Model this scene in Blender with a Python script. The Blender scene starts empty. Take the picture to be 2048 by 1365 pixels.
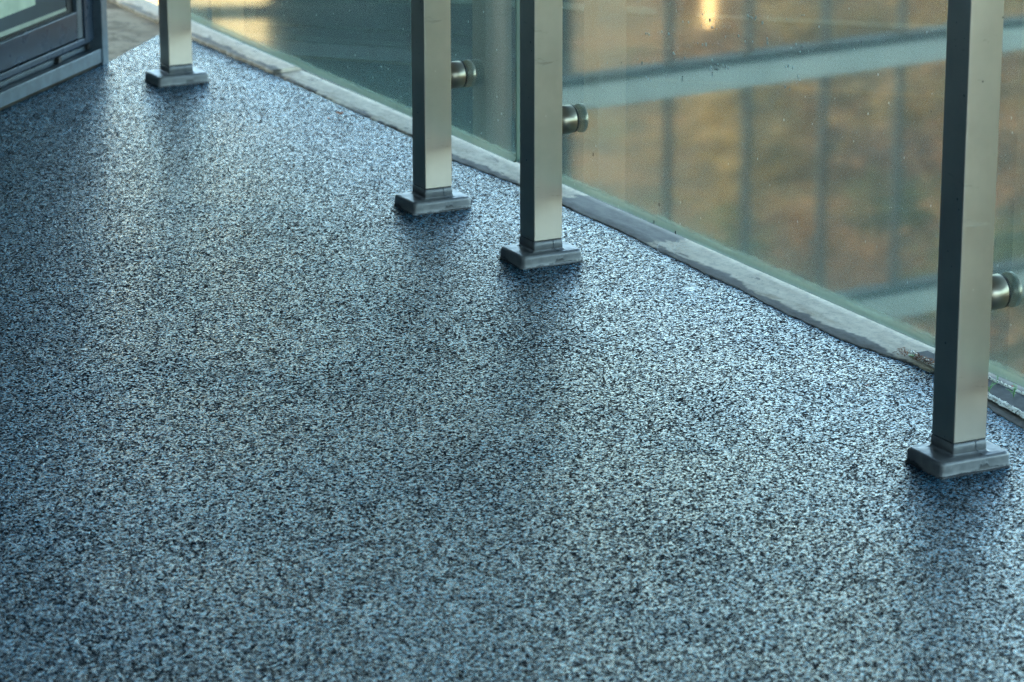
import bpy, bmesh, math, random
from mathutils import Vector, Matrix, noise as mnoise
R = math.radians
random.seed(7)
sc = bpy.context.scene
# ------------------------------------------------------------------ camera
cd = bpy.data.cameras.new('camera'); cam = bpy.data.objects.new('camera', cd)
sc.collection.objects.link(cam); sc.camera = cam
cd.sensor_width = 36.0; cd.lens = 6413.22 / 2048 * 36
cd.clip_start = .05; cd.clip_end = 3000
PI_, YA, RO = .286, .47619, -.00148
fw = Vector((math.sin(YA)*math.cos(PI_), math.cos(YA)*math.cos(PI_), -math.sin(PI_)))
r0 = Vector((math.cos(YA), -math.sin(YA), 0)); u0 = r0.cross(fw)
rr = r0*math.cos(RO)+u0*math.sin(RO); uu = -r0*math.sin(RO)+u0*math.cos(RO)
M = Matrix((rr, uu, -fw)).transposed().to_4x4()
M.translation = Vector((-2.75087, -5.68421, 1.57217))
cam.matrix_world = M
cd.dof.use_dof = True; cd.dof.focus_distance = 5.55; cd.dof.aperture_fstop = .1127/.0150
# ------------------------------------------------------------------ sky, sun, exposure
SUN_AZ, SUN_EL = 299, 27
w = bpy.data.worlds.new('World'); sc.world = w; w.use_nodes = True
nt = w.node_tree; bg = nt.nodes['Background']
sky = nt.nodes.new('ShaderNodeTexSky'); sky.sky_type = 'NISHITA'; sky.sun_disc = False
sky.sun_elevation = R(SUN_EL); sky.sun_rotation = R(SUN_AZ); sky.altitude = 200
sky.air_density = 1.0; sky.dust_density = 2.5; sky.ozone_density = 1.0
hs = nt.nodes.new('ShaderNodeHueSaturation'); hs.inputs['Saturation'].default_value = .88   # thin high haze pales the blue
nt.links.new(sky.outputs[0], hs.inputs['Color'])
# bright band of thin cloud low over the horizon, dimmer overhead
tc_ = nt.nodes.new('ShaderNodeTexCoord'); sx = nt.nodes.new('ShaderNodeSeparateXYZ'); nt.links.new(tc_.outputs['Generated'], sx.inputs[0])
mr_ = nt.nodes.new('ShaderNodeMapRange'); mr_.interpolation_type = 'SMOOTHSTEP'
for i_, v_ in ((1, .15), (2, .40), (3, 4.8), (4, .70)): mr_.inputs[i_].default_value = v_
nt.links.new(sx.outputs[2], mr_.inputs[0])
mt_ = nt.nodes.new('ShaderNodeMix'); mt_.data_type = 'RGBA'; mt_.blend_type = 'MULTIPLY'; mt_.inputs[0].default_value = 1; mt_.inputs[7].default_value = (.80, 1.0, 1.03, 1)
nt.links.new(hs.outputs[0], mt_.inputs[6])
vm_ = nt.nodes.new('ShaderNodeVectorMath'); vm_.operation = 'SCALE'; nt.links.new(mt_.outputs[2], vm_.inputs[0]); nt.links.new(mr_.outputs[0], vm_.inputs['Scale'])
nt.links.new(vm_.outputs[0], bg.inputs[0]); bg.inputs[1].default_value = .09
sl = bpy.data.lights.new('sun', 'SUN'); so = bpy.data.objects.new('sun', sl); sc.collection.objects.link(so)
sl.energy = 2.2; sl.angle = R(.5); sl.color = (1, .86, .68)
sd = Vector((math.sin(R(SUN_AZ))*math.cos(R(SUN_EL)), math.cos(R(SUN_AZ))*math.cos(R(SUN_EL)), math.sin(R(SUN_EL))))
so.rotation_euler = sd.to_track_quat('Z', 'Y').to_euler()
vs = sc.view_settings; vs.view_transform = 'Standard'; vs.look = 'None'; vs.exposure = 2.4; vs.gamma = 1; vs.use_curve_mapping = False
sc.cycles.max_bounces = 8; sc.cycles.transparent_max_bounces = 12
sc.cycles.use_denoising = True; sc.cycles.denoising_prefilter = 'NONE'; sc.cycles.sample_clamp_indirect = 2; sc.cycles.blur_glossy = 1.5

# ------------------------------------------------------------------ helpers
def link(o): sc.collection.objects.link(o); return o
def tag(o, label=None, cat=None, group=None, kind=None):
    if label: o['label'] = label
    if cat: o['category'] = cat
    if group: o['group'] = group
    if kind: o['kind'] = kind
    return o
def obj(name, bm, mats, parent=None, smooth=False):
    me = bpy.data.meshes.new(name)
    bmesh.ops.recalc_face_normals(bm, faces=bm.faces)
    bm.to_mesh(me); bm.free()
    for m in (mats if isinstance(mats, (list, tuple)) else [mats]): me.materials.append(m)
    if smooth:
        for p in me.polygons: p.use_smooth = True
    o = bpy.data.objects.new(name, me); link(o)
    if parent: o.parent = parent
    return o
def empty(name, loc, rz=0):
    o = bpy.data.objects.new(name, None); o.location = loc; o.rotation_euler.z = rz; o.empty_display_size = .1
    return link(o)
def box(bm, x0, x1, y0, y1, z0, z1, bev=0, mi=0, seg=2):
    vv = [bm.verts.new(c) for c in ((x0,y0,z0),(x1,y0,z0),(x1,y1,z0),(x0,y1,z0),(x0,y0,z1),(x1,y0,z1),(x1,y1,z1),(x0,y1,z1))]
    ff = [bm.faces.new([vv[i] for i in q]) for q in ((0,3,2,1),(4,5,6,7),(0,1,5,4),(1,2,6,5),(2,3,7,6),(3,0,4,7))]
    for f in ff: f.material_index = mi
    if bev:
        ed = list({e for f in ff for e in f.edges})
        bmesh.ops.bevel(bm, geom=ed, offset=bev, segments=seg, profile=.5, affect='EDGES')
def cyl(bm, p0, p1, r, n=28, r2=None, cap=True, mi=0):
    p0, p1 = Vector(p0), Vector(p1); d = (p1-p0).normalized()
    a = d.orthogonal().normalized(); b = d.cross(a); r2 = r if r2 is None else r2
    A = [bm.verts.new(p0+(a*math.cos(t)+b*math.sin(t))*r) for t in [2*math.pi*i/n for i in range(n)]]
    B = [bm.verts.new(p1+(a*math.cos(t)+b*math.sin(t))*r2) for t in [2*math.pi*i/n for i in range(n)]]
    for i in range(n):
        f = bm.faces.new((A[i], A[(i+1)%n], B[(i+1)%n], B[i])); f.material_index = mi; f.smooth = True
    if cap:
        for l in (A[::-1], B): f = bm.faces.new(l); f.material_index = mi
def lathe(bm, c, axis, prof, n=32):
    """prof: list of (distance along axis, radius)"""
    d = Vector(axis).normalized(); a = d.orthogonal().normalized(); b = d.cross(a); rows = []
    for t, r in prof:
        rows.append([bm.verts.new(Vector(c)+d*t+(a*math.cos(k)+b*math.sin(k))*r) for k in [2*math.pi*i/n for i in range(n)]])
    for A, B in zip(rows, rows[1:]):
        for i in range(n):
            f = bm.faces.new((A[i], A[(i+1)%n], B[(i+1)%n], B[i])); f.smooth = True
    bm.faces.new(rows[0][::-1]); bm.faces.new(rows[-1])

class NB:
    """small node-building helper"""
    def __init__(s, name):
        s.m = bpy.data.materials.new(name); s.m.use_nodes = True; s.t = s.m.node_tree; s.n = s.t.nodes; s.l = s.t.links
        s.n.clear(); s.out = s.n.new('ShaderNodeOutputMaterial')
    def new(s, typ, **kw):
        nd = s.n.new(typ)
        for k, v in kw.items():
            if k.startswith('i_'):
                key = k[2:].replace('_', ' ')
                s.put(nd.inputs[int(key) if key.isdigit() else key], v)
            else: setattr(nd, k, v)
        return nd
    def put(s, sock, v):
        if isinstance(v, bpy.types.NodeSocket): s.l.new(v, sock)
        else: sock.default_value = v
    def coord(s): return s.new('ShaderNodeTexCoord').outputs['Object']
    def mapping(s, v, sc_=(1,1,1), loc=(0,0,0)):
        return s.new('ShaderNodeMapping', i_Vector=v, i_Scale=sc_, i_Location=loc).outputs[0]
    def noise(s, v, scale, detail=3, rough=.55, dist=0):
        return s.new('ShaderNodeTexNoise', i_Vector=v, i_Scale=scale, i_Detail=detail, i_Roughness=rough, i_Distortion=dist).outputs[0]
    def vor(s, v, scale, feat='F1', rnd=1):
        return s.new('ShaderNodeTexVoronoi', feature=feat, i_Vector=v, i_Scale=scale, i_Randomness=rnd)
    def ramp(s, f, stops, interp='LINEAR'):
        r = s.new('ShaderNodeValToRGB'); r.color_ramp.interpolation = interp; s.put(r.inputs[0], f); e = r.color_ramp.elements
        while len(e) < len(stops): e.new(.5)
        for k, (p, c) in zip(e, stops):
            k.position = p; k.color = (c, c, c, 1) if isinstance(c, (int, float)) else (*c, 1)
        return r.outputs[0]
    def math(s, op, a, b=0, c=None, clamp=False):
        m = s.new('ShaderNodeMath', operation=op, use_clamp=clamp); s.put(m.inputs[0], a); s.put(m.inputs[1], b)
        if c is not None: s.put(m.inputs[2], c)
        return m.outputs[0]
    def mr(s, v, a, b, c=0, d=1, smooth=True):
        return s.new('ShaderNodeMapRange', interpolation_type='SMOOTHSTEP' if smooth else 'LINEAR', i_0=v, i_1=a, i_2=b, i_3=c, i_4=d).outputs[0]
    def mix(s, f, a, b, blend='MIX'):
        m = s.new('ShaderNodeMix', data_type='RGBA', blend_type=blend); s.put(m.inputs[0], f)
        for k, v in ((6, a), (7, b)): s.put(m.inputs[k], (*v, 1) if isinstance(v, tuple) and len(v) == 3 else v)
        return m.outputs[2]
    def sep(s, v):
        x = s.new('ShaderNodeSeparateXYZ'); s.put(x.inputs[0], v); return x.outputs
    def bump(s, h, strength, dist, nrm=None):
        b = s.new('ShaderNodeBump', i_Height=h, i_Strength=strength, i_Distance=dist)
        if nrm: s.put(b.inputs['Normal'], nrm)
        return b.outputs[0]
    def bsdf(s, col, rough=.5, metal=0, spec=.5, nrm=None, **kw):
        b = s.new('ShaderNodeBsdfPrincipled')
        s.put(b.inputs['Base Color'], (*col, 1) if isinstance(col, tuple) and len(col) == 3 else col)
        s.put(b.inputs['Roughness'], rough); s.put(b.inputs['Metallic'], metal); s.put(b.inputs['Specular IOR Level'], spec)
        if nrm: s.put(b.inputs['Normal'], nrm)
        for k, v in kw.items(): s.put(b.inputs[k], v)
        return b.outputs[0]
    def done(s, sh): s.l.new(sh, s.out.inputs[0]); return s.m

# ------------------------------------------------------------------ materials
def mat_deck():
    b = NB('granular_deck'); c = b.coord()
    wob = b.new('ShaderNodeTexNoise', i_Vector=c, i_Scale=260, i_Detail=1)
    cw = b.new('ShaderNodeVectorMath', operation='MULTIPLY_ADD'); b.put(cw.inputs[0], wob.outputs['Color']); b.put(cw.inputs[1], (.004,.004,0)); b.put(cw.inputs[2], c)
    v = b.vor(cw.outputs[0], 310); rnd = b.sep(v.outputs['Color'])
    v2 = b.vor(cw.outputs[0], 520); rnd2 = b.sep(v2.outputs['Color'])
    mid = b.noise(c, 34, 3); big = b.noise(c, 2.2, 3)
    # chip brightness: light quartz chips in a near-black binder, deepened for shade between chips
    k = b.math('ADD', b.math('MULTIPLY', rnd[0], .70), b.math('MULTIPLY', rnd2[1], .30))
    k = b.math('ADD', k, b.math('MULTIPLY', b.math('SUBTRACT', mid, .5), .22))
    k = b.math('ADD', k, b.math('MULTIPLY', b.math('SUBTRACT', big, .5), .18))
    v3 = b.vor(cw.outputs[0], 150); big_chip = b.mr(b.sep(v3.outputs['Color'])[0], .86, .90)   # a few larger chips
    k = b.math('ADD', k, b.math('MULTIPLY', b.math('MULTIPLY', big_chip, b.mr(v3.outputs['Distance'], .42, .30)), .22))
    col = b.ramp(k, [(.40, (.002,.005,.009)), (.55, (.008,.024,.038)), (.65, (.016,.070,.115)), (.86, (.095,.28,.41))])
    # lime bloom by the kerb
    x, y, z = b.sep(c)
    bl = None
    for (px, py, pr) in ((.146,-.782,.020), (.142,-.84,.012), (.128,-.735,.010), (.05,-.79,.011), (.165,-.755,.009)):
        dx = b.math('SUBTRACT', x, px); dy = b.math('SUBTRACT', y, py)
        d = b.math('SQRT', b.math('ADD', b.math('MULTIPLY', dx, dx), b.math('MULTIPLY', dy, dy)))
        g = b.mr(d, pr, pr*.2); bl = g if bl is None else b.math('MAXIMUM', bl, g)
    bl = b.math('MULTIPLY', bl, b.mr(b.noise(c, 190, 2), .42, .52))
    col = b.mix(bl, col, (.75,.78,.80))
    # height: rounded chips of differing height
    h = b.math('ADD', b.math('MULTIPLY', b.math('SUBTRACT', .6, v.outputs['Distance']), .9), b.math('MULTIPLY', rnd[1], .9))
    h = b.math('ADD', h, b.math('MULTIPLY', b.math('SUBTRACT', .5, v2.outputs['Distance']), .5))
    tl = b.new('ShaderNodeVectorMath', operation='MULTIPLY_ADD'); b.put(tl.inputs[0], v.outputs['Color']); b.put(tl.inputs[1], (.26,.26,0)); b.put(tl.inputs[2], (-.13,-.13,1))   # every chip lies at its own tilt
    tn = b.new('ShaderNodeVectorMath', operation='NORMALIZE'); b.put(tn.inputs[0], tl.outputs[0])
    nrm = b.bump(h, .8, .0012, tn.outputs[0])
    rough = b.ramp(k, [(.44, .72), (.66, .15)])
    rough = b.math('ADD', rough, b.math('MULTIPLY', b.mr(b.noise(b.mapping(c, (1,1,1), (4,2,0)), 3.2, 5, .6, .5), .45, .62), .10)); spec = b.ramp(k, [(.46, .04), (.66, 1.0)])
    sh = b.bsdf(col, rough, 0, spec, nrm, IOR=1.6); sh.node.inputs['Specular Tint'].default_value = (.85, .95, 1, 1)
    return b.done(sh)

def mat_steel(name, tint=(.52,.455,.375), rough=.33, streak=True):
    b = NB(name); c = b.coord()
    g = b.noise(b.mapping(c, (700, 700, 16)), 1, 2); bigv = b.noise(b.mapping(c, (60, 60, 2.5)), 1, 3); cloud = b.noise(c, 9, 4)
    col = b.mix(b.mr(cloud, .35, .7), tint, tuple(t*.86 for t in tint))
    col = b.mix(b.math('MULTIPLY', b.mr(bigv, .3, .7), .08), col, tuple(t*.7 for t in tint))
    sp = b.vor(c, 34); dot = b.mr(sp.outputs['Distance'], .085, .045); keep = b.mr(b.sep(sp.outputs['Color'])[0], .55, .57)
    sp2 = b.vor(b.mapping(c, (1,1,1), (3.3,1.7,.4)), 95); dot2 = b.math('MULTIPLY', b.mr(sp2.outputs['Distance'], .16, .08), b.mr(b.sep(sp2.outputs['Color'])[1], .93, .94))
    dm = b.math('MAXIMUM', b.math('MULTIPLY', dot, keep), dot2)
    col = b.mix(b.math('MULTIPLY', dm, .85), col, (.03,.03,.03))
    lt = b.vor(b.mapping(c, (1,1,.7), (1.1,9.2,.1)), 60); lm = b.math('MULTIPLY', b.mr(lt.outputs['Distance'], .10, .04), b.mr(b.sep(lt.outputs['Color'])[2], .93, .95))
    col = b.mix(b.math('MULTIPLY', lm, .6), col, (.8,.77,.7))
    smear = b.mr(b.noise(b.mapping(c, (14, 14, 40)), 1, 4, .6, 1.2), .62, .74)
    col = b.mix(b.math('MULTIPLY', smear, .40), col, (.20,.17,.13))
    ro = b.math('ADD', rough, b.math('MULTIPLY', b.math('SUBTRACT', g, .5), .08)); ro = b.math('ADD', ro, b.math('MULTIPLY', smear, .15))
    nrm = b.bump(g, .022, .0003)
    metal = b.math('SUBTRACT', .95, b.math('MULTIPLY', dm, .8))
    return b.done(b.bsdf(col, ro, metal, .5, nrm))

def mat_rubber():
    b = NB('grey_sealing_coat'); c = b.coord(); x, y, z = b.sep(c)
    n1 = b.noise(c, 60, 4); n2 = b.noise(c, 14, 3); n3 = b.noise(b.mapping(c, (1,1,.4)), 110, 3)
    col = b.mix(b.mr(n1, .35, .7), (.085,.090,.092), (.125,.13,.128))
    col = b.mix(b.math('MULTIPLY', b.mr(n2, .5, .65), .5), col, (.06,.066,.07))
    lime = b.math('MULTIPLY', b.mr(n3, .6, .7), b.mr(z, .024, .006))
    col = b.mix(b.math('MULTIPLY', lime, .5), col, (.28,.30,.30))
    # coat worn off near the ground
    lim = b.math('ADD', b.math('MULTIPLY', b.mr(n2, .45, .8, 0, 1, False), .016), b.math('MULTIPLY', b.math('SUBTRACT', n3, .5), .014))
    worn = b.mr(b.math('SUBTRACT', z, lim), .0015, -.0015)
    col = b.mix(worn, col, (.012,.014,.016))
    rust = b.math('MULTIPLY', b.mr(b.noise(c, 45, 3), .66, .72), b.mr(z, .02, .008)); col = b.mix(b.math('MULTIPLY', rust, .6), col, (.16,.09,.05))
    nrm = b.bump(b.math('ADD', n1, b.math('MULTIPLY', worn, -.6)), .35, .0015)
    return b.done(b.bsdf(col, b.ramp(n1, [(.3,.3),(.7,.46)]), 0, .5, nrm))

def mat_curb():
    b = NB('pale_cement_kerb'); c = b.coord(); x, y, z = b.sep(c)
    n1 = b.noise(b.mapping(c, (1,.35,1)), 22, 5, .6, .6); n2 = b.noise(b.mapping(c, (1,.3,1)), 60, 4); fine = b.noise(c, 420, 3)
    wet_line = b.math('ADD', .243, b.math('MULTIPLY', b.math('SUBTRACT', b.noise(b.mapping(c, (.2,1,1)), 5.5, 4, .62), .48), .11))
    wet = b.mr(b.math('SUBTRACT', x, wet_line), .004, -.004)
    pd = b.math('ABSOLUTE', b.math('ADD', y, .27)); patch = b.mr(b.math('ADD', pd, b.math('MULTIPLY', n2, .12)), .27, .25)
    far = b.mr(b.math('ADD', y, b.math('MULTIPLY', n1, .1)), -1.42, -1.47)
    wet = b.math('MAXIMUM', wet, b.math('MAXIMUM', patch, far))
    pud = b.mr(n1, .63, .655); wet = b.math('MAXIMUM', wet, b.math('MULTIPLY', pud, .75))
    dry = b.mix(b.mr(n2, .3, .75), (.52,.44,.34), (.66,.575,.455))
    brown = b.math('MULTIPLY', b.mr(b.noise(b.mapping(c, (1,.25,1)), 30, 4), .48, .66), b.mr(x, .30, .24))
    dry = b.mix(b.math('MULTIPLY', brown, .6), dry, (.27,.19,.115))
    wc = b.mix(b.mr(n2, .35, .7), (.06,.052,.042), (.12,.108,.09))
    col = b.mix(wet, dry, wc)
    col = b.mix(b.math('MULTIPLY', b.mr(b.noise(c, 75, 6, .7), .44, .66), .38), col, (.16,.145,.12))
    col = b.mix(b.math('MULTIPLY', b.mr(fine, .60, .70), .6), col, (.07,.06,.05))
    rough = b.math('SUBTRACT', .68, b.math('MULTIPLY', wet, .16))
    nrm = b.bump(b.math('ADD', b.math('MULTIPLY', fine, .25), n2), .35, .002)
    return b.done(b.bsdf(col, rough, 0, .15, nrm))

def mat_stone():
    b = NB('worn_beige_paving'); c = b.coord()
    n1 = b.noise(b.mapping(c, (1,1,1)), 5, 5, .6, .8); n2 = b.noise(c, 40, 4)
    col = b.mix(b.mr(n1, .35, .7), (.24,.19,.13), (.40,.33,.235)); col = b.mix(b.math('MULTIPLY', b.mr(n2, .55, .7), .5), col, (.16,.15,.14))
    col = b.mix(b.math('MULTIPLY', b.mr(b.noise(c, 11, 6, .7, 1), .5, .6), .6), col, (.11,.09,.065))
    return b.done(b.bsdf(col, .9, 0, .1, b.bump(n2, .5, .003)))

def mat_glass(name, gloss, dirt):
    b = NB(name); c = b.coord(); x, y, z = b.sep(c)
    stre = b.noise(b.mapping(c, (1, 120, 2.2)), 1, 4, .6); cl = b.noise(b.mapping(c, (1,3,3)), 1.4, 4, .6); grain = b.noise(c, 620, 2)
    d = b.math('ADD', dirt, b.math('MULTIPLY', b.math('SUBTRACT', stre, .5), dirt*.45))
    d = b.math('ADD', d, b.math('MULTIPLY', b.math('SUBTRACT', cl, .5), dirt*1.1))
    d = b.math('ADD', d, b.math('MULTIPLY', b.math('SUBTRACT', grain, .5), dirt*.7))
    # delaminated, limed band along the bottom edge (panes hang with their lower edge 0.131 m above the deck)
    edge = b.math('ADD', z, b.math('MULTIPLY', b.math('SUBTRACT', b.noise(b.mapping(c, (1,1,1)), 24, 3), .5), .010))
    band = b.mr(edge, .152, .143); soft = b.mr(edge, .26, .131)
    d = b.math('ADD', d, b.math('MULTIPLY', soft, dirt*.45))
    sp = b.vor(b.mapping(c, (1,1,.55)), 42); spk = b.math('MULTIPLY', b.mr(sp.outputs['Distance'], .075, .035), b.mr(b.sep(sp.outputs['Color'])[0], .80, .82))
    sp2 = b.vor(b.mapping(c, (1,1,1), (0,7.3,2.2)), 120); spk2 = b.math('MULTIPLY', b.mr(sp2.outputs['Distance'], .14, .06), b.mr(b.sep(sp2.outputs['Color'])[0], .90, .92))
    spk = b.math('MAXIMUM', spk, spk2)
    d = b.math('ADD', d, b.math('MULTIPLY', spk, .45), clamp=True)
    dcol = b.mix(spk, (.22,.355,.345), (.7,.72,.68)); dcol = b.mix(band, dcol, (.58,.66,.52))
    d = b.math('ADD', d, b.math('MULTIPLY', band, .34), clamp=True)
    tr = b.new('ShaderNodeBsdfRefraction', distribution='GGX'); b.put(tr.inputs[0], (.91,.925,.89,1)); tr.inputs['Roughness'].default_value = .085; tr.inputs['IOR'].default_value = 1.06   # greasy film: what lies far behind blurs
    df = b.new('ShaderNodeBsdfDiffuse'); b.put(df.inputs[0], dcol); tl = b.new('ShaderNodeBsdfTranslucent'); b.put(tl.inputs[0], dcol)
    dd = b.new('ShaderNodeMixShader'); b.put(dd.inputs[0], .4); b.l.new(df.outputs[0], dd.inputs[1]); b.l.new(tl.outputs[0], dd.inputs[2])
    m1 = b.new('ShaderNodeMixShader'); b.put(m1.inputs[0], d); b.l.new(tr.outputs[0], m1.inputs[1]); b.l.new(dd.outputs[0], m1.inputs[2])
    gl = b.new('ShaderNodeBsdfGlossy'); gl.inputs['Roughness'].default_value = .03; b.put(gl.inputs['Color'], (.92,.97,.95,1))
    fr = b.new('ShaderNodeFresnel'); fr.inputs[0].default_value = 1.5
    m2 = b.new('ShaderNodeMixShader'); b.put(m2.inputs[0], b.math('MULTIPLY', fr.outputs[0], gloss, clamp=True))
    b.l.new(m1.outputs[0], m2.inputs[1]); b.l.new(gl.outputs[0], m2.inputs[2])
    return b.done(m2.outputs[0])

def simple(name, col, rough=.5, metal=0, spec=.5, var=.25, scale=20, bump=.15, stretch=(1,1,1)):
    b = NB(name); c = b.mapping(b.coord(), stretch); n1 = b.noise(c, scale, 5, .6)
    cc = b.mix(b.mr(n1, .3, .7), col, tuple(v*(1-var) for v in col))
    return b.done(b.bsdf(cc, b.mr(n1, .2, .8, max(.02, rough-.07), rough+.07), metal, spec, b.bump(n1, bump, .003)))

def mat_garden():
    b = NB('autumn_ground'); c = b.coord()
    n1 = b.noise(c, .9, 5, .6, .6); n2 = b.noise(c, 2.7, 5, .6); n3 = b.noise(b.mapping(c, (1,1,1), (9,4,0)), 1.3, 4)
    col = b.ramp(n1, [(.38, (.022,.024,.018)), (.47, (.065,.052,.022)), (.55, (.18,.10,.032)), (.66, (.20,.10,.035))])
    col = b.mix(b.mr(n3, .52, .64), col, (.07,.075,.028)); col = b.mix(b.math('MULTIPLY', b.mr(n2, .52, .68), .7), col, (.22,.11,.045))
    lv = b.vor(c, 14); col = b.mix(.35, col, b.mix(b.sep(lv.outputs['Color'])[0], (.05,.045,.03), (.34,.20,.07)))
    return b.done(b.bsdf(col, .85, 0, .2, b.bump(n2, .6, .1)))

M_deck = mat_deck(); M_steel = mat_steel('brushed_steel'); M_rub = mat_rubber(); M_curb = mat_curb(); M_stone = mat_stone()
M_gin = mat_glass('grimy_glass_face', 1.6, .23); M_gout = mat_glass('grimy_glass_back', .15, .115)
M_gedge = simple('green_glass_edge', (.16,.24,.18), .25, 0, .6, .35, 30, .05, (1,1,.1))
M_tube = mat_steel('turned_steel', (.38,.32,.24), .34)
M_black = simple('gasket_shade_black', (.012,.013,.014), .6, 0, .4)  # gasket black, also colours the shade strip in the post joint
M_alu = simple('grey_anodised_frame', (.035,.055,.085), .3, .2, .4, .3, 25, .1)
M_alud = simple('dark_track_recess', (.03,.035,.045), .5, .3)
M_pale = simple('limed_aluminium', (.085,.115,.14), .4, .3, .5, .35, 30, .2)
M_wall = simple('dark_slate_cladding', (.08,.10,.13), .4, 0, .5, .4, 6)
M_void = simple('black_render', (.010,.011,.012), .8, 0, .2)
M_sand = simple('sandstone_render', (.42,.30,.16), .8, 0, .2, .25, 3)
M_conc = simple('slab_concrete', (.05,.05,.05), .8, 0, .3)
M_garden = mat_garden()
M_beam = simple('pale_painted_beam', (.40,.39,.34), .5, 0, .4, .15, 8)
M_bar = simple('dark_painted_bar', (.018,.018,.018), .6, 0, .3)

# ------------------------------------------------------------------ the setting
bm = bmesh.new()
vs_ = [bm.verts.new(p) for p in ((-900,-900,-4.5),(900,-900,-4.5),(900,900,-4.5),(-900,900,-4.5))]; bm.faces.new(vs_)
tag(obj('ground', bm, M_garden), kind='structure')

# deck surface: one sheet, its far end cut along the 45 degree line of the booth
S2 = math.sqrt(.5)
bm = bmesh.new()
pts = [(.236,-9),(.236,2.045),(-.055,1.709),(-7.0,-5.235),(-7.0,-9)]
bm.faces.new([bm.verts.new((x,y,0)) for x,y in pts])
tag(obj('deck_floor', bm, M_deck), kind='structure')
# slab under it
bm = bmesh.new()
def prism(bm, pts, z0, z1):
    a = [bm.verts.new((x,y,z0)) for x,y in pts]; b_ = [bm.verts.new((x,y,z1)) for x,y in pts]; n = len(pts)
    bm.faces.new(a[::-1]); bm.faces.new(b_)
    for i in range(n): bm.faces.new((a[i], a[(i+1)%n], b_[(i+1)%n], b_[i]))
prism(bm, [(-12,-9),(.300,-9),(.300,7),(-12,7)], -.35, -.006)
tag(obj('floor_slab', bm, M_conc), kind='structure')
bm = bmesh.new()
prism(bm, [(-12,-9),(.05,-9),(.05,7),(-12,7)], -4.5, -.352)
tag(obj('lower_storey_wall', bm, M_void), 'black rendered wall of the storey below the deck', 'wall')
# paving beyond the deck
bm = bmesh.new()
nx, ny = 60, 80
def far_paving():
    pts = [(-.052,1.713),(.236,2.048),(.236,7),(-8,7),(-8,-1)]
    bm.faces.new([bm.verts.new((x,y,-.002)) for x,y in pts]+[bm.verts.new((-7.0,-5.23,-.002))])
far_paving()
tag(obj('paving', bm, M_stone), kind='structure')
# dark crack line between paving and kerb beyond the deck
def curb_piece(name, ya, yb, xin, lift):
    bm = bmesh.new(); n = int(abs(yb-ya)/.012); rows = []
    for i in range(n+1):
        y = ya+(yb-ya)*i/n
        wob = (mnoise.noise(Vector((y*6,1.3,0)))*.008+mnoise.noise(Vector((y*31,4.1,0)))*.0045+mnoise.noise(Vector((y*120,2.1,0)))*.002)
        xi = xin(y)+wob; xo = xout(y)+mnoise.noise(Vector((y*9,7.7,0)))*.0012
        prof = [(xi,-.004),(xi+.0006,.0012+lift*.8),(xi+.002,.0020+lift),(xi+(xo-xi)*.35,.0032+lift),(xi+(xo-xi)*.7,.0045+lift),(xo-.002,.0052+lift),(xo,.003+lift),(xo+.001,-.12)]
        rows.append([bm.verts.new((px,y,pz)) for px,pz in prof])
    for A,B in zip(rows, rows[1:]):
        for j in range(len(A)-1): f = bm.faces.new((A[j],A[j+1],B[j+1],B[j])); f.smooth = 2 <= j <= 4
    bm.faces.new(rows[0]); bm.faces.new(rows[-1][::-1])
    return tag(obj(name, bm, M_curb), kind='structure')
def lerp_tab(tab):
    def f(y):
        if y <= tab[0][0]: return tab[0][1]
        for (a,b_),(c,d) in zip(tab, tab[1:]):
            if y <= c: return b_+(d-b_)*(y-a)/(c-a)
        return tab[-1][1]
    return f
xout = lerp_tab([(-9,.338),(-1.29,.333),(-.2,.326),(.56,.323),(1.38,.312),(2.07,.306),(7,.300)])
xin_near = lerp_tab([(-9,.190),(-1.76,.190),(-1.64,.207),(-1.42,.240),(-1.2,.212),(-.9,.218),(-.7,.223),(-.5,.233),(-.3,.240),(.08,.236),(.24,.230),(.35,.220),(.6,.243),(.93,.240),(1.2,.246),(1.37,.236)])
xin_far = lerp_tab([(1.37,.235),(1.8,.231),(2.1,.235),(7,.235)])
curb_piece('curb', -9, 1.368, xin_near, 0)
curb_piece('curb_far', 1.372, 7, xin_far, .007).name = 'curb'

# seam at the near end of the kerb: two crusted sealant beads with a dark wet strip between
def bead(y0, y1, xc, wid, mat_, crust):
    bm = bmesh.new(); n = int((y1-y0)/.0022); rows = []
    for i in range(n+1):
        y = y0+(y1-y0)*i/n; e = min(1, i/14)
        c_ = xc(y); wv = wid*(1+.5*mnoise.noise(Vector((y*70,xc(0)*50,0))))*(.55+.45*e)
        row = []
        for j in range(7):
            t = j/6*2-1; x = c_+t*wv*.5+mnoise.noise(Vector((y*140,t*3,2)))*.0012*crust
            z = .0062+(1-t*t)*.005*crust*(1+.9*mnoise.noise(Vector((y*260,t*2.5,9))))
            row.append(bm.verts.new((x,y,max(.0045,z))))
        rows.append(row)
    for A,B in zip(rows, rows[1:]):
        for j in range(6): bm.faces.new((A[j],A[j+1],B[j+1],B[j]))
    return bm
def mat_bead():
    b = NB('crusted_sealant'); c = b.coord(); n = b.noise(c, 330, 3); n2 = b.noise(c, 90, 3)
    col = b.mix(b.mr(n, .56, .62), (.80,.77,.70), (.025,.024,.022)); col = b.mix(b.math('MULTIPLY', b.mr(n2, .6, .68), .6), col, (.25,.14,.07))
    return b.done(b.bsdf(col, .8, 0, .3, b.bump(n, .6, .002)))
M_bead = mat_bead()
bx1 = lambda y: .288+(y+1.55)*.02; bx2 = lambda y: .238+(y+1.55)*.10
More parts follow.
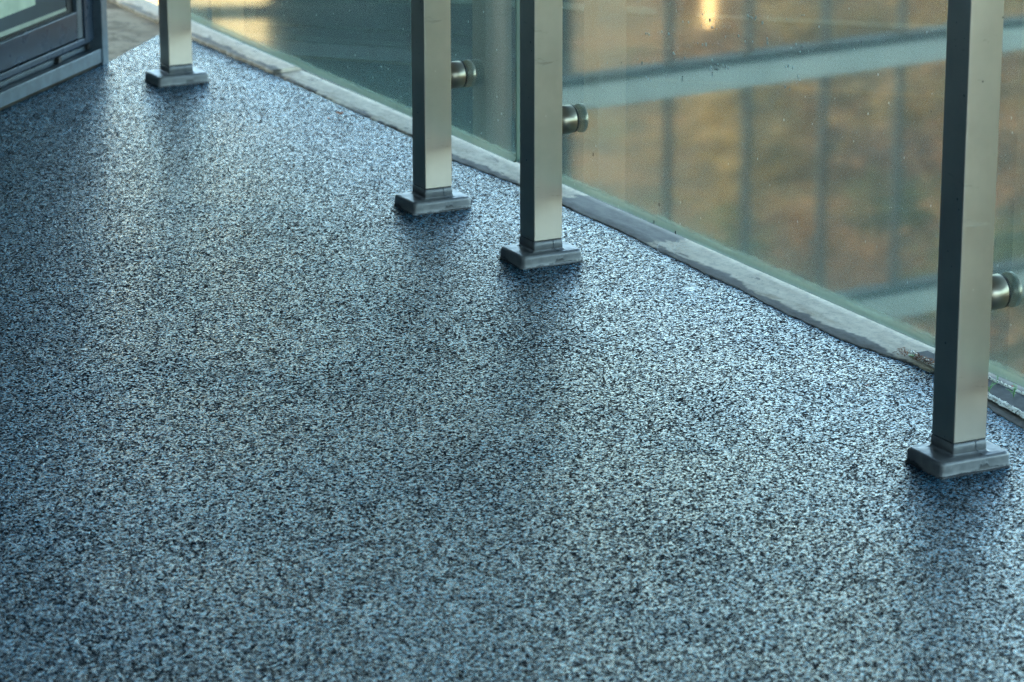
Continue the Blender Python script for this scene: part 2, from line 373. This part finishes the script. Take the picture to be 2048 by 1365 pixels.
for nm, f_, w_ , lab in (('sealant_bead', bx1, .010, 'crusted white sealant bead on the kerb side of the seam'), ('sealant_bead', bx2, .013, 'crusted white sealant bead on the deck side of the seam')):
    tag(obj(nm, bead(-3.2, -1.36 if f_ is bx1 else -1.33, f_, w_, M_bead, 1), M_bead), lab, 'sealant', 'white sealant beads along the kerb seam')
bm = bmesh.new(); rows = []
for i in range(121):
    y = -3.2+(1.86)*i/120; rows.append([bm.verts.new((bx2(y)+.004,y,.0125)), bm.verts.new((bx1(y)-.003,y,.0125))])
for A,B in zip(rows, rows[1:]): bm.faces.new((A[0],A[1],B[1],B[0]))
M_strip = simple('dark_wet_membrane', (.05,.052,.052), .7, 0, .3, .3, 60)
for v in bm.verts: v.co.z = .0088
tag(obj('seam_membrane', bm, M_strip), 'dark grey membrane strip between the two white sealant beads', 'membrane')

# ------------------------------------------------------------------ posts
def rrect(hx, hy, r, z, n=5):
    out = []
    for cx, cy, a0 in ((hx-r,hy-r,0),(-hx+r,hy-r,90),(-hx+r,-hy+r,180),(hx-r,-hy+r,270)):
        for i in range(n+1):
            a = R(a0+90*i/n); out.append((cx+r*math.cos(a), cy+r*math.sin(a), z))
    return out
def loft(bm, rings, close=True):
    rows = [[bm.verts.new(p) for p in ring] for ring in rings]; n = len(rows[0])
    for A,B in zip(rows, rows[1:]):
        for i in range(n): f = bm.faces.new((A[i],A[(i+1)%n],B[(i+1)%n],B[i])); f.smooth = True
    if close: bm.faces.new(rows[0][::-1]); bm.faces.new(rows[-1])
H = .030
def make_post(y, label, seed, sides=True):
    rt = empty('railing_post', (0, y, 0))
    tag(rt, label, 'post', 'steel railing posts along the glass')
    # poured coating over the foot plate
    px, py = .065, .049
    rnd = random.Random(seed); off = Vector((rnd.random()*50, rnd.random()*50, 0))
    rings = [rrect(px+.001,py+.001,.008,-.006)]
    for z,g,r in ((.001,.0015,.009),(.004,.0005,.009),(.008,0,.009),(.013,-.0002,.009),(.0195,-.0003,.010),(.0220,-.0010,.0105),(.0238,-.0024,.010),(.0246,-.0045,.009)):
        rings.append(rrect(px+g,py+g,r,z))
    rings.append(rrect(.055,.0400,.008,.0247)); rings.append(rrect(.042,.0365,.006,.0250)); rings.append(rrect(.0350,.0348,.004,.0252)); rings.append(rrect(.0336,.0336,.0035,.0257)); rings.append(rrect(.0322,.0322,.003,.0266)); rings.append(rrect(.0312,.0312,.0028,.0285))
    bm = bmesh.new(); 
    rows = [[bm.verts.new(p) for p in ring] for ring in rings]; n = len(rows[0])
    for A,B in zip(rows, rows[1:]):
        for i in range(n): f = bm.faces.new((A[i],A[(i+1)%n],B[(i+1)%n],B[i])); f.smooth = True
    bm.faces.new(rows[-1])
    bmesh.ops.subdivide_edges(bm, edges=bm.edges[:], cuts=2, use_grid_fill=True)
    for v in bm.verts:
        if v.co.z < .03:
            q = v.co*38+off; nn = mnoise.noise(q)*.0007+mnoise.noise(q*3)*.0003
            d = Vector((v.co.x,v.co.y,0)).normalized(); v.co += d*nn if v.co.z < .022 else Vector((0,0,nn*.9))
    o = obj('foot_plate', bm, M_rub, rt)
    for p in o.data.polygons: p.use_smooth = True
    bm = bmesh.new()
    loft(bm, [rrect(.0310,.0310,.0022,.0270), rrect(.0306,.0306,.0022,.0436), rrect(.0300,.0300,.002,.0441)])
    obj('collar', bm, M_rub, rt)
    bm = bmesh.new(); ra = []; rb = []
    for q_ in rrect(px+.0022, py+.0022, .010, 0, 14):
        k_ = 1+.03*mnoise.noise(Vector((q_[0]*90, q_[1]*90, seed*3.1))); ra.append(bm.verts.new((q_[0]*k_, q_[1]*k_, .0012)))
    for q_ in rrect(px-.001, py-.001, .009, 0, 14): rb.append(bm.verts.new((q_[0], q_[1], .0055)))
    for i in range(len(ra)): bm.faces.new((ra[i], ra[(i+1)%len(ra)], rb[(i+1)%len(ra)], rb[i]))
    obj('black_skirt', bm, M_black, rt)  # added irregular black ring where the plate meets the deck
    # seam of the collar, running out over the plate
    bm = bmesh.new(); path = [(.0105,-.0312,.0436),(.0105,-.0312,.034),(.0115,-.0322,.0295),(.0140,-.0370,.0258),(.0165,-.0420,.0254)]
    for a,b_ in zip(path, path[1:]): cyl(bm, a, b_, .0006, 6)
    obj('seam', bm, M_pale, rt)
    bm = bmesh.new(); box(bm, -H,H,-H,H,.0449,1.04,.0022,0,3)
    o = obj('shaft', bm, M_steel, rt)
    bm = bmesh.new(); box(bm, -.0288,.0288,-.0288,.0288,.0438,.0455); obj('joint_shade', bm, M_black, rt)  # black inset box stands in for shade in the collar joint
    # a saddle that carries the handrail
    bm = bmesh.new(); box(bm, -.012,.012,-.028,.028,1.04,1.062,.001); obj('rail_saddle', bm, M_steel, rt)
    for z in (.267, .82):
        bm = bmesh.new(); lathe(bm, (H-.001,0,z), (1,0,0), [(0,.0270),(.0345,.0270),(.0350,.0265)])
        st = obj('standoff', bm, M_tube, rt)
        bm = bmesh.new(); lathe(bm, (H-.001,0,z), (1,0,0), [(.0350,.0262),(.0388,.0262)]); obj('gasket', bm, M_black, st)
        bm = bmesh.new(); lathe(bm, (.0832,0,z), (1,0,0), [(0,.0275),(.006,.0275),(.0072,.0262),(.0076,.022)]); obj('clamp_cap', bm, M_tube, st)
    return rt
make_post(1.402, 'farthest steel post, just short of the paving corner beside the booth', 1)
make_post(0, 'steel post left of the black gap between the glass panes', 2)
make_post(-.471, 'steel post right of the black gap between the glass panes', 3)
make_post(-1.844, 'nearest and largest steel post, beside the weeds in the kerb seam', 4)
# handrail resting on the posts
bm = bmesh.new(); cyl(bm, (0,-2.9,1.083), (0,1.62,1.083), .0212, 32)
tag(obj('handrail', bm, M_tube), 'round steel handrail lying along the tops of the posts', 'handrail')

# ------------------------------------------------------------------ glass panes
def pane(y0, y1, label, round_near):
    bm = bmesh.new(); z0, z1, x0, x1 = .131, 1.02, .0682, .0828; r = .014
    out = []
    for cy, cz, a0 in ((y1-r,z1-r,0),(y0+r,z1-r,90),(y0+r,z0+r,180),(y1-r,z0+r,270)):
        for i in range(6):
            a = R(a0+90*i/5); out.append((cy+r*math.cos(a), cz+r*math.sin(a)))
    c = .0012
    def ring(x, ins):
        res = []
        cy, cz = (y0+y1)/2, (z0+z1)/2
        for yy, zz in out: res.append((x, yy-ins*(1 if yy>cy else -1), zz-ins*(1 if zz>cz else -1)))
        return [bm.verts.new(p) for p in res]
    rings = [ring(x0, c), ring(x0+c, 0), ring(x1-c, 0), ring(x1, c)]
    f = bm.faces.new(rings[0]); f.material_index = 0
    f = bm.faces.new(rings[3][::-1]); f.material_index = 1
    n = len(out)
    for A,B in zip(rings, rings[1:]):
        for i in range(n): f = bm.faces.new((A[i],A[(i+1)%n],B[(i+1)%n],B[i])); f.material_index = 2
    o = obj('glass_pane', bm, [M_gin, M_gout, M_gedge]); tag(o, label, 'glass pane', 'glass panes of the balustrade'); return o
pa = pane(-.2376, 1.60, 'farther glass pane, dark teal, ending at the black gap', True)
pb = pane(-.268, -2.05, 'nearer glass pane with water drops and autumn colours behind', True) if False else pane(-2.05, -.268, 'nearer glass pane with water drops and autumn colours behind', True)
# water drops
def mat_drop():
    b = NB('water_drop'); g = b.bsdf((.75,.85,.85), .04, 0, .6, None); 
    t = b.new('ShaderNodeBsdfTransparent'); m = b.new('ShaderNodeMixShader'); b.put(m.inputs[0], .55); b.l.new(t.outputs[0], m.inputs[1]); b.l.new(g, m.inputs[2])
    return b.done(m.outputs[0])
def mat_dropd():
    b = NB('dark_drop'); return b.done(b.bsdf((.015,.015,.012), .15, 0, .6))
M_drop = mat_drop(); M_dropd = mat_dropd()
bm = bmesh.new(); rd = random.Random(5)
def drop(y, z, r, tall=1.3, mi=0):
    mt = Matrix.Translation((.0680, y, z)) @ Matrix.Diagonal((.35, 1, tall, 1))
    g = bmesh.ops.create_icosphere(bm, subdivisions=2, radius=r, matrix=mt)
    for v in g['verts']:
        for f in v.link_faces: f.material_index = mi; f.smooth = True
for k in range(26):
    cy = -.72-rd.random()*.55; cz = .37+.55*(-.72-cy)*.33+rd.random()*.13
    for q in range(rd.randint(1,4)):
        r = .0012+rd.random()*.0016
        yy, zz = cy-rd.gauss(0,.011), cz+rd.gauss(0,.0018)
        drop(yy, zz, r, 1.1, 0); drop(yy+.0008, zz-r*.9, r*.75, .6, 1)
for (y,z,r) in ((-.877,.417,.0032),(-.98,.444,.0026),(-.971,.452,.0024)):
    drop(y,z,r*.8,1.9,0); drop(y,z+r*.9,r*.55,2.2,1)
for k in range(8):
    drop(-.35-rd.random()*1.6, .15+rd.random()*.6, .0011, 1.8, 1)
for (y,z) in ((-.782,.136),(-.86,.118+.016),(-.551,.214),(-.80,.172)): drop(y,z,.0019,1.9,1)
o = obj('water_drops', bm, [M_drop, M_dropd], pb); tag(o, None, None, None, 'stuff')

# ------------------------------------------------------------------ booth with a sliding door (facade at 45 degrees)
bt = empty('glazed_booth', (-.066, 1.698, 0), R(-135))   # local +x runs along the facade (s), local +y points out of the facade? see below
tag(bt, 'slate grey booth with a sliding glass door at the deck corner', 'building')
# local x = s (towards the camera side), local y = outward normal: R(-135) turns +x to (-.707,-.707) and +y to (.707,-.707)
def part(name, mats, parent=bt, **k):
    pass
def bpart(name, boxes, mat_, parent=bt, bev=.0015):
    bm = bmesh.new()
    for b_ in boxes: box(bm, *b_, bev)
    return obj(name, bm, mat_, parent)
bpart('corner_pillar', [(0,.032,-.10,.004,-.002,2.9)], M_pale)
bpart('frame_column', [(.0322,.081,-.10,-.018,.066,2.9)], M_alu)
bpart('sill_rail', [(.030,3.2,-.022,0,.006,.040)], M_pale)
bpart('sill_back', [(.034,3.2,-.10,-.052,.0,.050)], M_alud)
bpart('track', [(.0325,3.2,-.046,-.020,.060,.0745),(.034,3.2,-.050,-.046,.030,.060)], M_alu)
bpart('track_lip', [(.0325,3.2,-.040,-.036,.030,.048)], M_pale, bev=.0005)
for q_ in [(.205,.222,-.036,-.024,.036,.052),(.042,.052,-.036,-.026,.040,.054)]: bpart('track_block', [q_], M_black)
def sliding_door(s0, s1, y, lab=None):
    rail = bmesh.new()
    box(rail, s0+.0275, s1-.0275, y-.03, y, .080, .1455, .0015)
    d = obj('sliding_door', rail, M_alu, bt)
    q = bmesh.new(); box(q, s0+.0275, s1-.0275, y-.03, y, 2.20, 2.28, .0015); obj('top_rail', q, M_alu, d)
    q = bmesh.new(); box(q, s0, s0+.027, y-.03, y+.001, .078, 2.28, .0015); obj('stile', q, M_pale, d)
    q = bmesh.new(); box(q, s1-.027, s1, y-.03, y+.001, .078, 2.28, .0015); obj('stile', q, M_alu, d)
    q = bmesh.new(); box(q, s0+.0275, s1-.0275, y-.020, y-.010, .1457, .153, 0)
    box(q, s0+.0275, s0+.060, y-.020, y-.010, .1532, 2.19, 0); obj('gasket', q, M_black, d)
    q = bmesh.new(); box(q, s0+.0605, s1-.028, y-.018, y-.012, .1535, 2.195, 0); obj('pane', q, M_dglass, d)
    q = bmesh.new()
    a = [q.verts.new((s0+.062,y-.0118,z)) for z in (.1545,.162)]; 
    b_ = [q.verts.new((s1-.03,y-.0118,z)) for z in (.1545,.172)]
    q.faces.new((a[0],b_[0],b_[1],a[1])); g = bmesh.ops.extrude_face_region(q, geom=q.faces[:]); 
    for v in [e for e in g['geom'] if isinstance(e, bmesh.types.BMVert)]: v.co.y += .0012
    obj('bevel_strip', q, M_bevel, d)
    return d
def mat_dglass():
    b = NB('dark_door_glass'); c = b.coord(); n = b.noise(b.mapping(c, (1,1,.6)), 3, 4)
    col = b.mix(b.mr(n, .3, .7), (.035,.055,.07), (.06,.085,.10))
    return b.done(b.bsdf(col, .3, 0, .12))
M_dglass = mat_dglass(); M_bevel = simple('pale_glass_bevel', (.40,.46,.38), .35, 0, .5, .3, 12)
sliding_door(.092, 1.18, -.021)
sliding_door(1.19, 2.28, -.021)
q = bmesh.new(); box(q, .32,.52,-.0328,-.0318,.198,.47); sh = obj('pale_plate', q, simple('pale_green_sheet', (.50,.56,.42), .6), bt)  # added plate for the pale rectangle in the door pane
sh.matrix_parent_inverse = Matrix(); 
bpart('wall', [(0,.03,-4,-.102,-.002,2.9),(2.30,7.2,-.12,-.002,-.002,2.9),(7.1,7.2,-4,-.122,-.002,2.9),(.031,7.09,-4,-3.9,-.002,2.9),(.033,2.298,-.10,-.022,2.285,2.9),(.03,2.29,-.30,-.12,-.002,2.9)], M_wall)
bpart('roof', [(-.12,7.3,-4.1,.12,2.902,3.08)], M_wall, bev=.01)

bm = bmesh.new()
box(bm, -8, .05, -9, 2.0, 2.95, 3.08, .01)  # unseen slab added overhead to hold back skylight
def bigwall():
    q = bmesh.new(); box(q, -5.3, -5.12, -9, -3.45, -.003, 2.945, .005); return obj('side_light_blocker', q, M_wall)  # unseen wall added to block low skylight from the left
tag(bigwall(), 'long slate grey wall added unseen beyond the booth, blocking side light under the canopy', 'wall')
cp = tag(obj('sky_blocker', bm, M_conc), 'flat canopy slab added unseen over the deck to cut skylight', 'sky_blocker')
# ------------------------------------------------------------------ frame beyond the glass, built in place of a reflection
AZ = R(85); dr = Vector((math.sin(AZ), math.cos(AZ), 0))
fr = empty('reflection_frame', (3.413, 4.333, -4.5), math.atan2(dr.y, dr.x))
tag(fr, 'frame with pale beams and dark vertical bars, added for a reflection in the glass', 'frame')
def fbox(name, t0, t1, y0, y1, z0, z1, m): return bpart(name, [(t0,t1,y0,y1,z0+4.5,z1+4.5)], m, fr, .004)
fbox('beam', -.98, 4.2, -.05, .05, -.880, -.792, M_beam); fbox('cap_strip', -.98, 4.2, -.045, .045, -.7915, -.762, M_bar)  # dark strip over pale beam: reflected tones put into the colours
fbox('beam', -.98, 4.2, -.05, .05, -1.885, -1.790, M_beam); fbox('cap_strip', -.98, 4.2, -.045, .045, -1.7895, -1.762, M_bar)
for t in (-.368,-.009,.351,.717,1.08):
    fbox('bar', t-.013, t+.013, -.02, .02, -.7615, .20, M_bar); fbox('bar', t-.013, t+.013, -.02, .02, -1.7615, -.881, M_bar)
for t in (-1.06, 4.24): fbox('leg', t-.035, t+.035, -.04, .04, -4.5, .26, M_bar)
fbox('top_beam', -.98, 4.2, -.04, .04, .205, .26, M_bar)
# lamp hanging behind the frame
lm = empty('hanging_lamp', tuple(Vector((3.413,4.333,0))+dr*(-.19)+Vector((0,.0,0))))
tag(lm, 'small glowing warm lamp hanging behind the nearer glass pane', 'lamp')
b = NB('lamp_glow'); em = b.new('ShaderNodeEmission'); b.put(em.inputs[0], (1,.62,.25,1)); b.put(em.inputs[1], .8); M_glow = b.done(em.outputs[0])
bm = bmesh.new(); lathe(bm, (0,0,-.655), (0,0,1), [(0,.006),(.02,.015),(.05,.022),(.11,.024),(.155,.018)], 20); obj('bulb', bm, M_glow, lm)
bm = bmesh.new(); lathe(bm, (0,0,-.4995), (0,0,1), [(0,.024),(.04,.020),(.05,.004)], 20); cyl(bm, (0,0,-.45), (0,0,.204), .003, 8); obj('cord', bm, M_bar, lm)

# walls far behind the farther pane
def wallbox(name, c, az, half, thick, z0, z1, m, label):
    o = empty(name, (c[0], c[1], z0), 0) if False else None
    bm = bmesh.new(); box(bm, -half, half, -thick/2, thick/2, 0, z1-z0, .01)
    o = obj(name, bm, m); o.location = (c[0], c[1], z0); o.rotation_euler.z = az; tag(o, label, 'wall'); return o
# normal azimuth ~255 deg -> wall runs along azimuth 345
cam2 = Vector((-2.75,-5.68))
wallbox('dark_wall', (4.075, 8.53), R(-29), .755, .3, -4.5, .6, M_void, 'black wall behind the farther glass pane')
wallbox('sandstone_wall', (3.55, 9.75), R(100), 1.1, .3, -4.5, .4, M_sand, 'sunlit sand coloured wall glimpsed behind the farthest post')
bm = bmesh.new(); box(bm, -.75, .75, -.03, .03, -.03, .03, .004)
o = obj('pipe_rail', bm, M_bar); o.location = (2.9, 8.31, -1.22); o.rotation_euler.z = R(-27.3); tag(o, 'dark horizontal rail crossing in front of the sunlit wall', 'rail')

wallbox('wall_pier', (2.775, 8.39), R(-27.3), .115, .10, -4.5, -1.262, M_void, 'short dark pier below the rail, left of the sunlit patch')
# ------------------------------------------------------------------ autumn shrubs in the garden below
def mat_leaf(name, cols):
    b = NB(name); g = b.new('ShaderNodeNewGeometry'); rn = g.outputs['Random Per Island']
    st = [(i/(len(cols)-1), c_) for i, c_ in enumerate(cols)]
    col = b.ramp(rn, st); s1 = b.bsdf(col, .6, 0, .3)
    tl = b.new('ShaderNodeBsdfTranslucent'); b.put(tl.inputs[0], col); m = b.new('ShaderNodeMixShader'); b.put(m.inputs[0], .25); b.l.new(s1, m.inputs[1]); b.l.new(tl.outputs[0], m.inputs[2])
    return b.done(m.outputs[0])
LM = [mat_leaf('rust_leaves', [(.09,.04,.02),(.22,.105,.035),(.30,.16,.055)]), mat_leaf('olive_leaves', [(.03,.045,.015),(.08,.085,.02),(.17,.14,.03)]),
      mat_leaf('golden_leaves', [(.10,.06,.02),(.22,.13,.035),(.30,.19,.05)]), mat_leaf('dark_leaves', [(.012,.022,.015),(.03,.045,.03),(.05,.06,.035)])]
def shrub_mesh(seed, m):
    rd = random.Random(seed); bm = bmesh.new()
    lobes = [(Vector((rd.uniform(-.35,.35), rd.uniform(-.35,.35), rd.uniform(.25,.75))), rd.uniform(.2,.38)) for _ in range(7)]
    for k in range(900):
        c, r = rd.choice(lobes); d = Vector((rd.gauss(0,1), rd.gauss(0,1), rd.gauss(0,1))).normalized()
        p = c+d*r*rd.uniform(.55,1.05)
        if p.z < .02: continue
        a = Vector((rd.gauss(0,1), rd.gauss(0,1), rd.gauss(0,.6))).normalized(); b_ = a.cross(d+Vector((0,0,.3))).normalized(); s = rd.uniform(.025,.05)
        vv = [bm.verts.new(p+a*s), bm.verts.new(p+b_*s*.5), bm.verts.new(p-a*s), bm.verts.new(p-b_*s*.5)]; bm.faces.new(vv)
    me = bpy.data.meshes.new('foliage'); bm.to_mesh(me); bm.free(); me.materials.append(m)
    sb = bmesh.new()
    for c, r in lobes:
        base = Vector((c.x*.15, c.y*.15, 0)); cyl(sb, base, c, .018, 6, .006)
    ms = bpy.data.meshes.new('stems'); sb.to_mesh(ms); sb.free(); ms.materials.append(M_bar)
    return me, ms
kinds = []
for i in range(4):
    for s in range(2): kinds.append((i, shrub_mesh(100+i*7+s, LM[i])))
names = ['rust coloured', 'olive green', 'golden', 'dark green']
rs = random.Random(21); placed = []
tries = 0
while len(placed) < 64 and tries < 4000:
    tries += 1
    az = R(rs.uniform(30.5, 38.5)); D = rs.uniform(19, 33); x = -2.75+math.sin(az)*D; y = -5.68+math.cos(az)*D
    if any((x-a)**2+(y-b_)**2 < .75 for a,b_ in placed): continue
    placed.append((x,y)); wgt = rs.choices(range(4), (7,2,3,3))[0]
    k, (me, ms) = rs.choice([q for q in kinds if q[0]==wgt])
    o = empty('shrub', (x, y, -4.5), rs.uniform(0,6.28)); s = rs.uniform(.7,1.25); o.scale = (s*1.1, s*1.1, s*.75)
    tag(o, '%s shrub blurred in the garden below, beyond the glass' % names[k], 'shrub', '%s shrubs in the garden below' % names[k])
    a = bpy.data.objects.new('foliage', me); link(a); a.parent = o
    b_ = bpy.data.objects.new('stems', ms); link(b_); b_.parent = o

# ------------------------------------------------------------------ small things on deck and kerb
def mat_flat(n, c, r=.6): b = NB(n); return b.done(b.bsdf(c, r, 0, .4))
M_or = mat_flat('orange_leaf', (.42,.12,.03)); M_red = mat_flat('red_crumb', (.35,.05,.02)); M_br = mat_flat('brown_litter', (.20,.09,.045)); M_gr = mat_flat('weed_green', (.06,.22,.03), .45)
def leaf(name, x, y, z, L, W, rot, m, label, curl=.3):
    bm = bmesh.new(); n = 8; rows = []
    for i in range(n+1):
        t = i/n; wv = W*math.sin(math.pi*min(.98,max(.04,t)))**.8*.5
        zz = z+curl*L*(t-.5)**2; row = []
        for s in (-1,0,1): row.append(Vector(((t-.5)*L, s*wv, zz+(abs(s)*wv*.5))))
        rows.append(row)
    vr = [[bm.verts.new(Matrix.Rotation(rot,3,'Z')@p+Vector((x,y,0))) for p in r_] for r_ in rows]
    for A,B in zip(vr, vr[1:]):
        for j in range(2): bm.faces.new((A[j],A[j+1],B[j+1],B[j]))
    g = bmesh.ops.extrude_face_region(bm, geom=bm.faces[:])
    for v in [e for e in g['geom'] if isinstance(e, bmesh.types.BMVert)]: v.co.z += .0004
    return tag(obj(name, bm, m), label, 'leaf')
leaf('fallen_leaf', .188, .87, .004, .017, .011, R(-25), M_or, 'small orange leaf on the deck beside the kerb', 1.0)
leaf('leaf_crumb', .15, .848, .0025, .005, .004, R(10), M_or, 'tiny orange leaf crumb left of the fallen orange leaf', .3)
leaf('leaf_crumb', .097, -1.446, .0025, .006, .004, R(-40), M_red, 'tiny red crumb on the deck left of the nearest post', .3)
leaf('leaf_crumb', .297, -1.575, .008, .006, .003, R(-20), M_red, 'tiny rust brown crumb on the kerb right of the nearest post', .3)
# brown litter heaped in the seam (uncountable)
bm = bmesh.new(); rd = random.Random(9)
for k in range(260):
    t = rd.random(); y = -1.325-.095*t; x = .243+.010*t+rd.gauss(0,.0055); z = .008+rd.random()*.008
    a = rd.random()*6.28; L = rd.uniform(.0015,.0048); d = Vector((math.cos(a), math.sin(a), rd.gauss(0,.4)))*L; e = Vector((-math.sin(a), math.cos(a), rd.gauss(0,.5)))*L*.33; p = Vector((x,y,z))
    bm.faces.new([bm.verts.new(q) for q in (p-d, p+e, p+d, p-e)])
tag(obj('plant_litter', bm, M_br), 'reddish brown plant litter lying in the seam left of the nearest post', 'litter', None, 'stuff')
# seedlings
def weed(x, y, h, nst, seed, label):
    rd = random.Random(seed); bm = bmesh.new()
    for k in range(nst):
        a = rd.random()*6.28; bend = rd.uniform(.2,.7); pts_ = []
        for i in range(7):
            t = i/6; pts_.append(Vector((x+math.cos(a)*bend*h*t*t, y+math.sin(a)*bend*h*t*t, .008+h*t*(1-.25*t*bend))))
        for p,q in zip(pts_, pts_[1:]): cyl(bm, p, q, .00045, 5, None, False)
        for i in range(2,7):
            for s in (-1,1):
                d = Vector((math.cos(a+s*1.3+rd.gauss(0,.4)), math.sin(a+s*1.3+rd.gauss(0,.4)), rd.uniform(-.2,.6))).normalized(); L = rd.uniform(.0025,.0052)
                e = d.cross(Vector((0,0,1))).normalized()*L*.32; p = pts_[i]
                bm.faces.new([bm.verts.new(q) for q in (p, p+d*L*.5+e, p+d*L, p+d*L*.5-e)])
    return tag(obj('weed', bm, M_gr), label, 'weed', 'green weeds in the kerb seam')
weed(.262, -1.626, .020, 5, 1, 'curled green weed farthest right between the sealant beads')
weed(.245, -1.582, .018, 4, 2, 'thin green weed on the deck side bead, touching the nearest post')
weed(.291, -1.542, .016, 3, 3, 'tiny green weed on the kerb side bead right of the nearest post')
weed(.240, -1.367, .008, 4, 4, 'speck of green weed under the brown litter left of the nearest post')
# white plant fibres on the kerb
bm = bmesh.new(); rd = random.Random(3)
for k in range(11):
    p = Vector((.243+rd.gauss(0,.004), -.555+rd.gauss(0,.008), .009)); a = rd.random()*6.28; L = rd.uniform(.02,.045)
    prev = p
    for i in range(1,7):
        t = i/6; q = p+Vector((math.cos(a+t*.9)*L*t, math.sin(a+t*.9)*L*t, .012*math.sin(t*2.6)))
        cyl(bm, prev, q, .00022, 4, None, False); prev = q
tag(obj('plant_fluff', bm, mat_flat('white_fibre', (.6,.6,.58))), 'wisp of white plant fibres on the kerb edge', 'fluff', None, 'stuff')
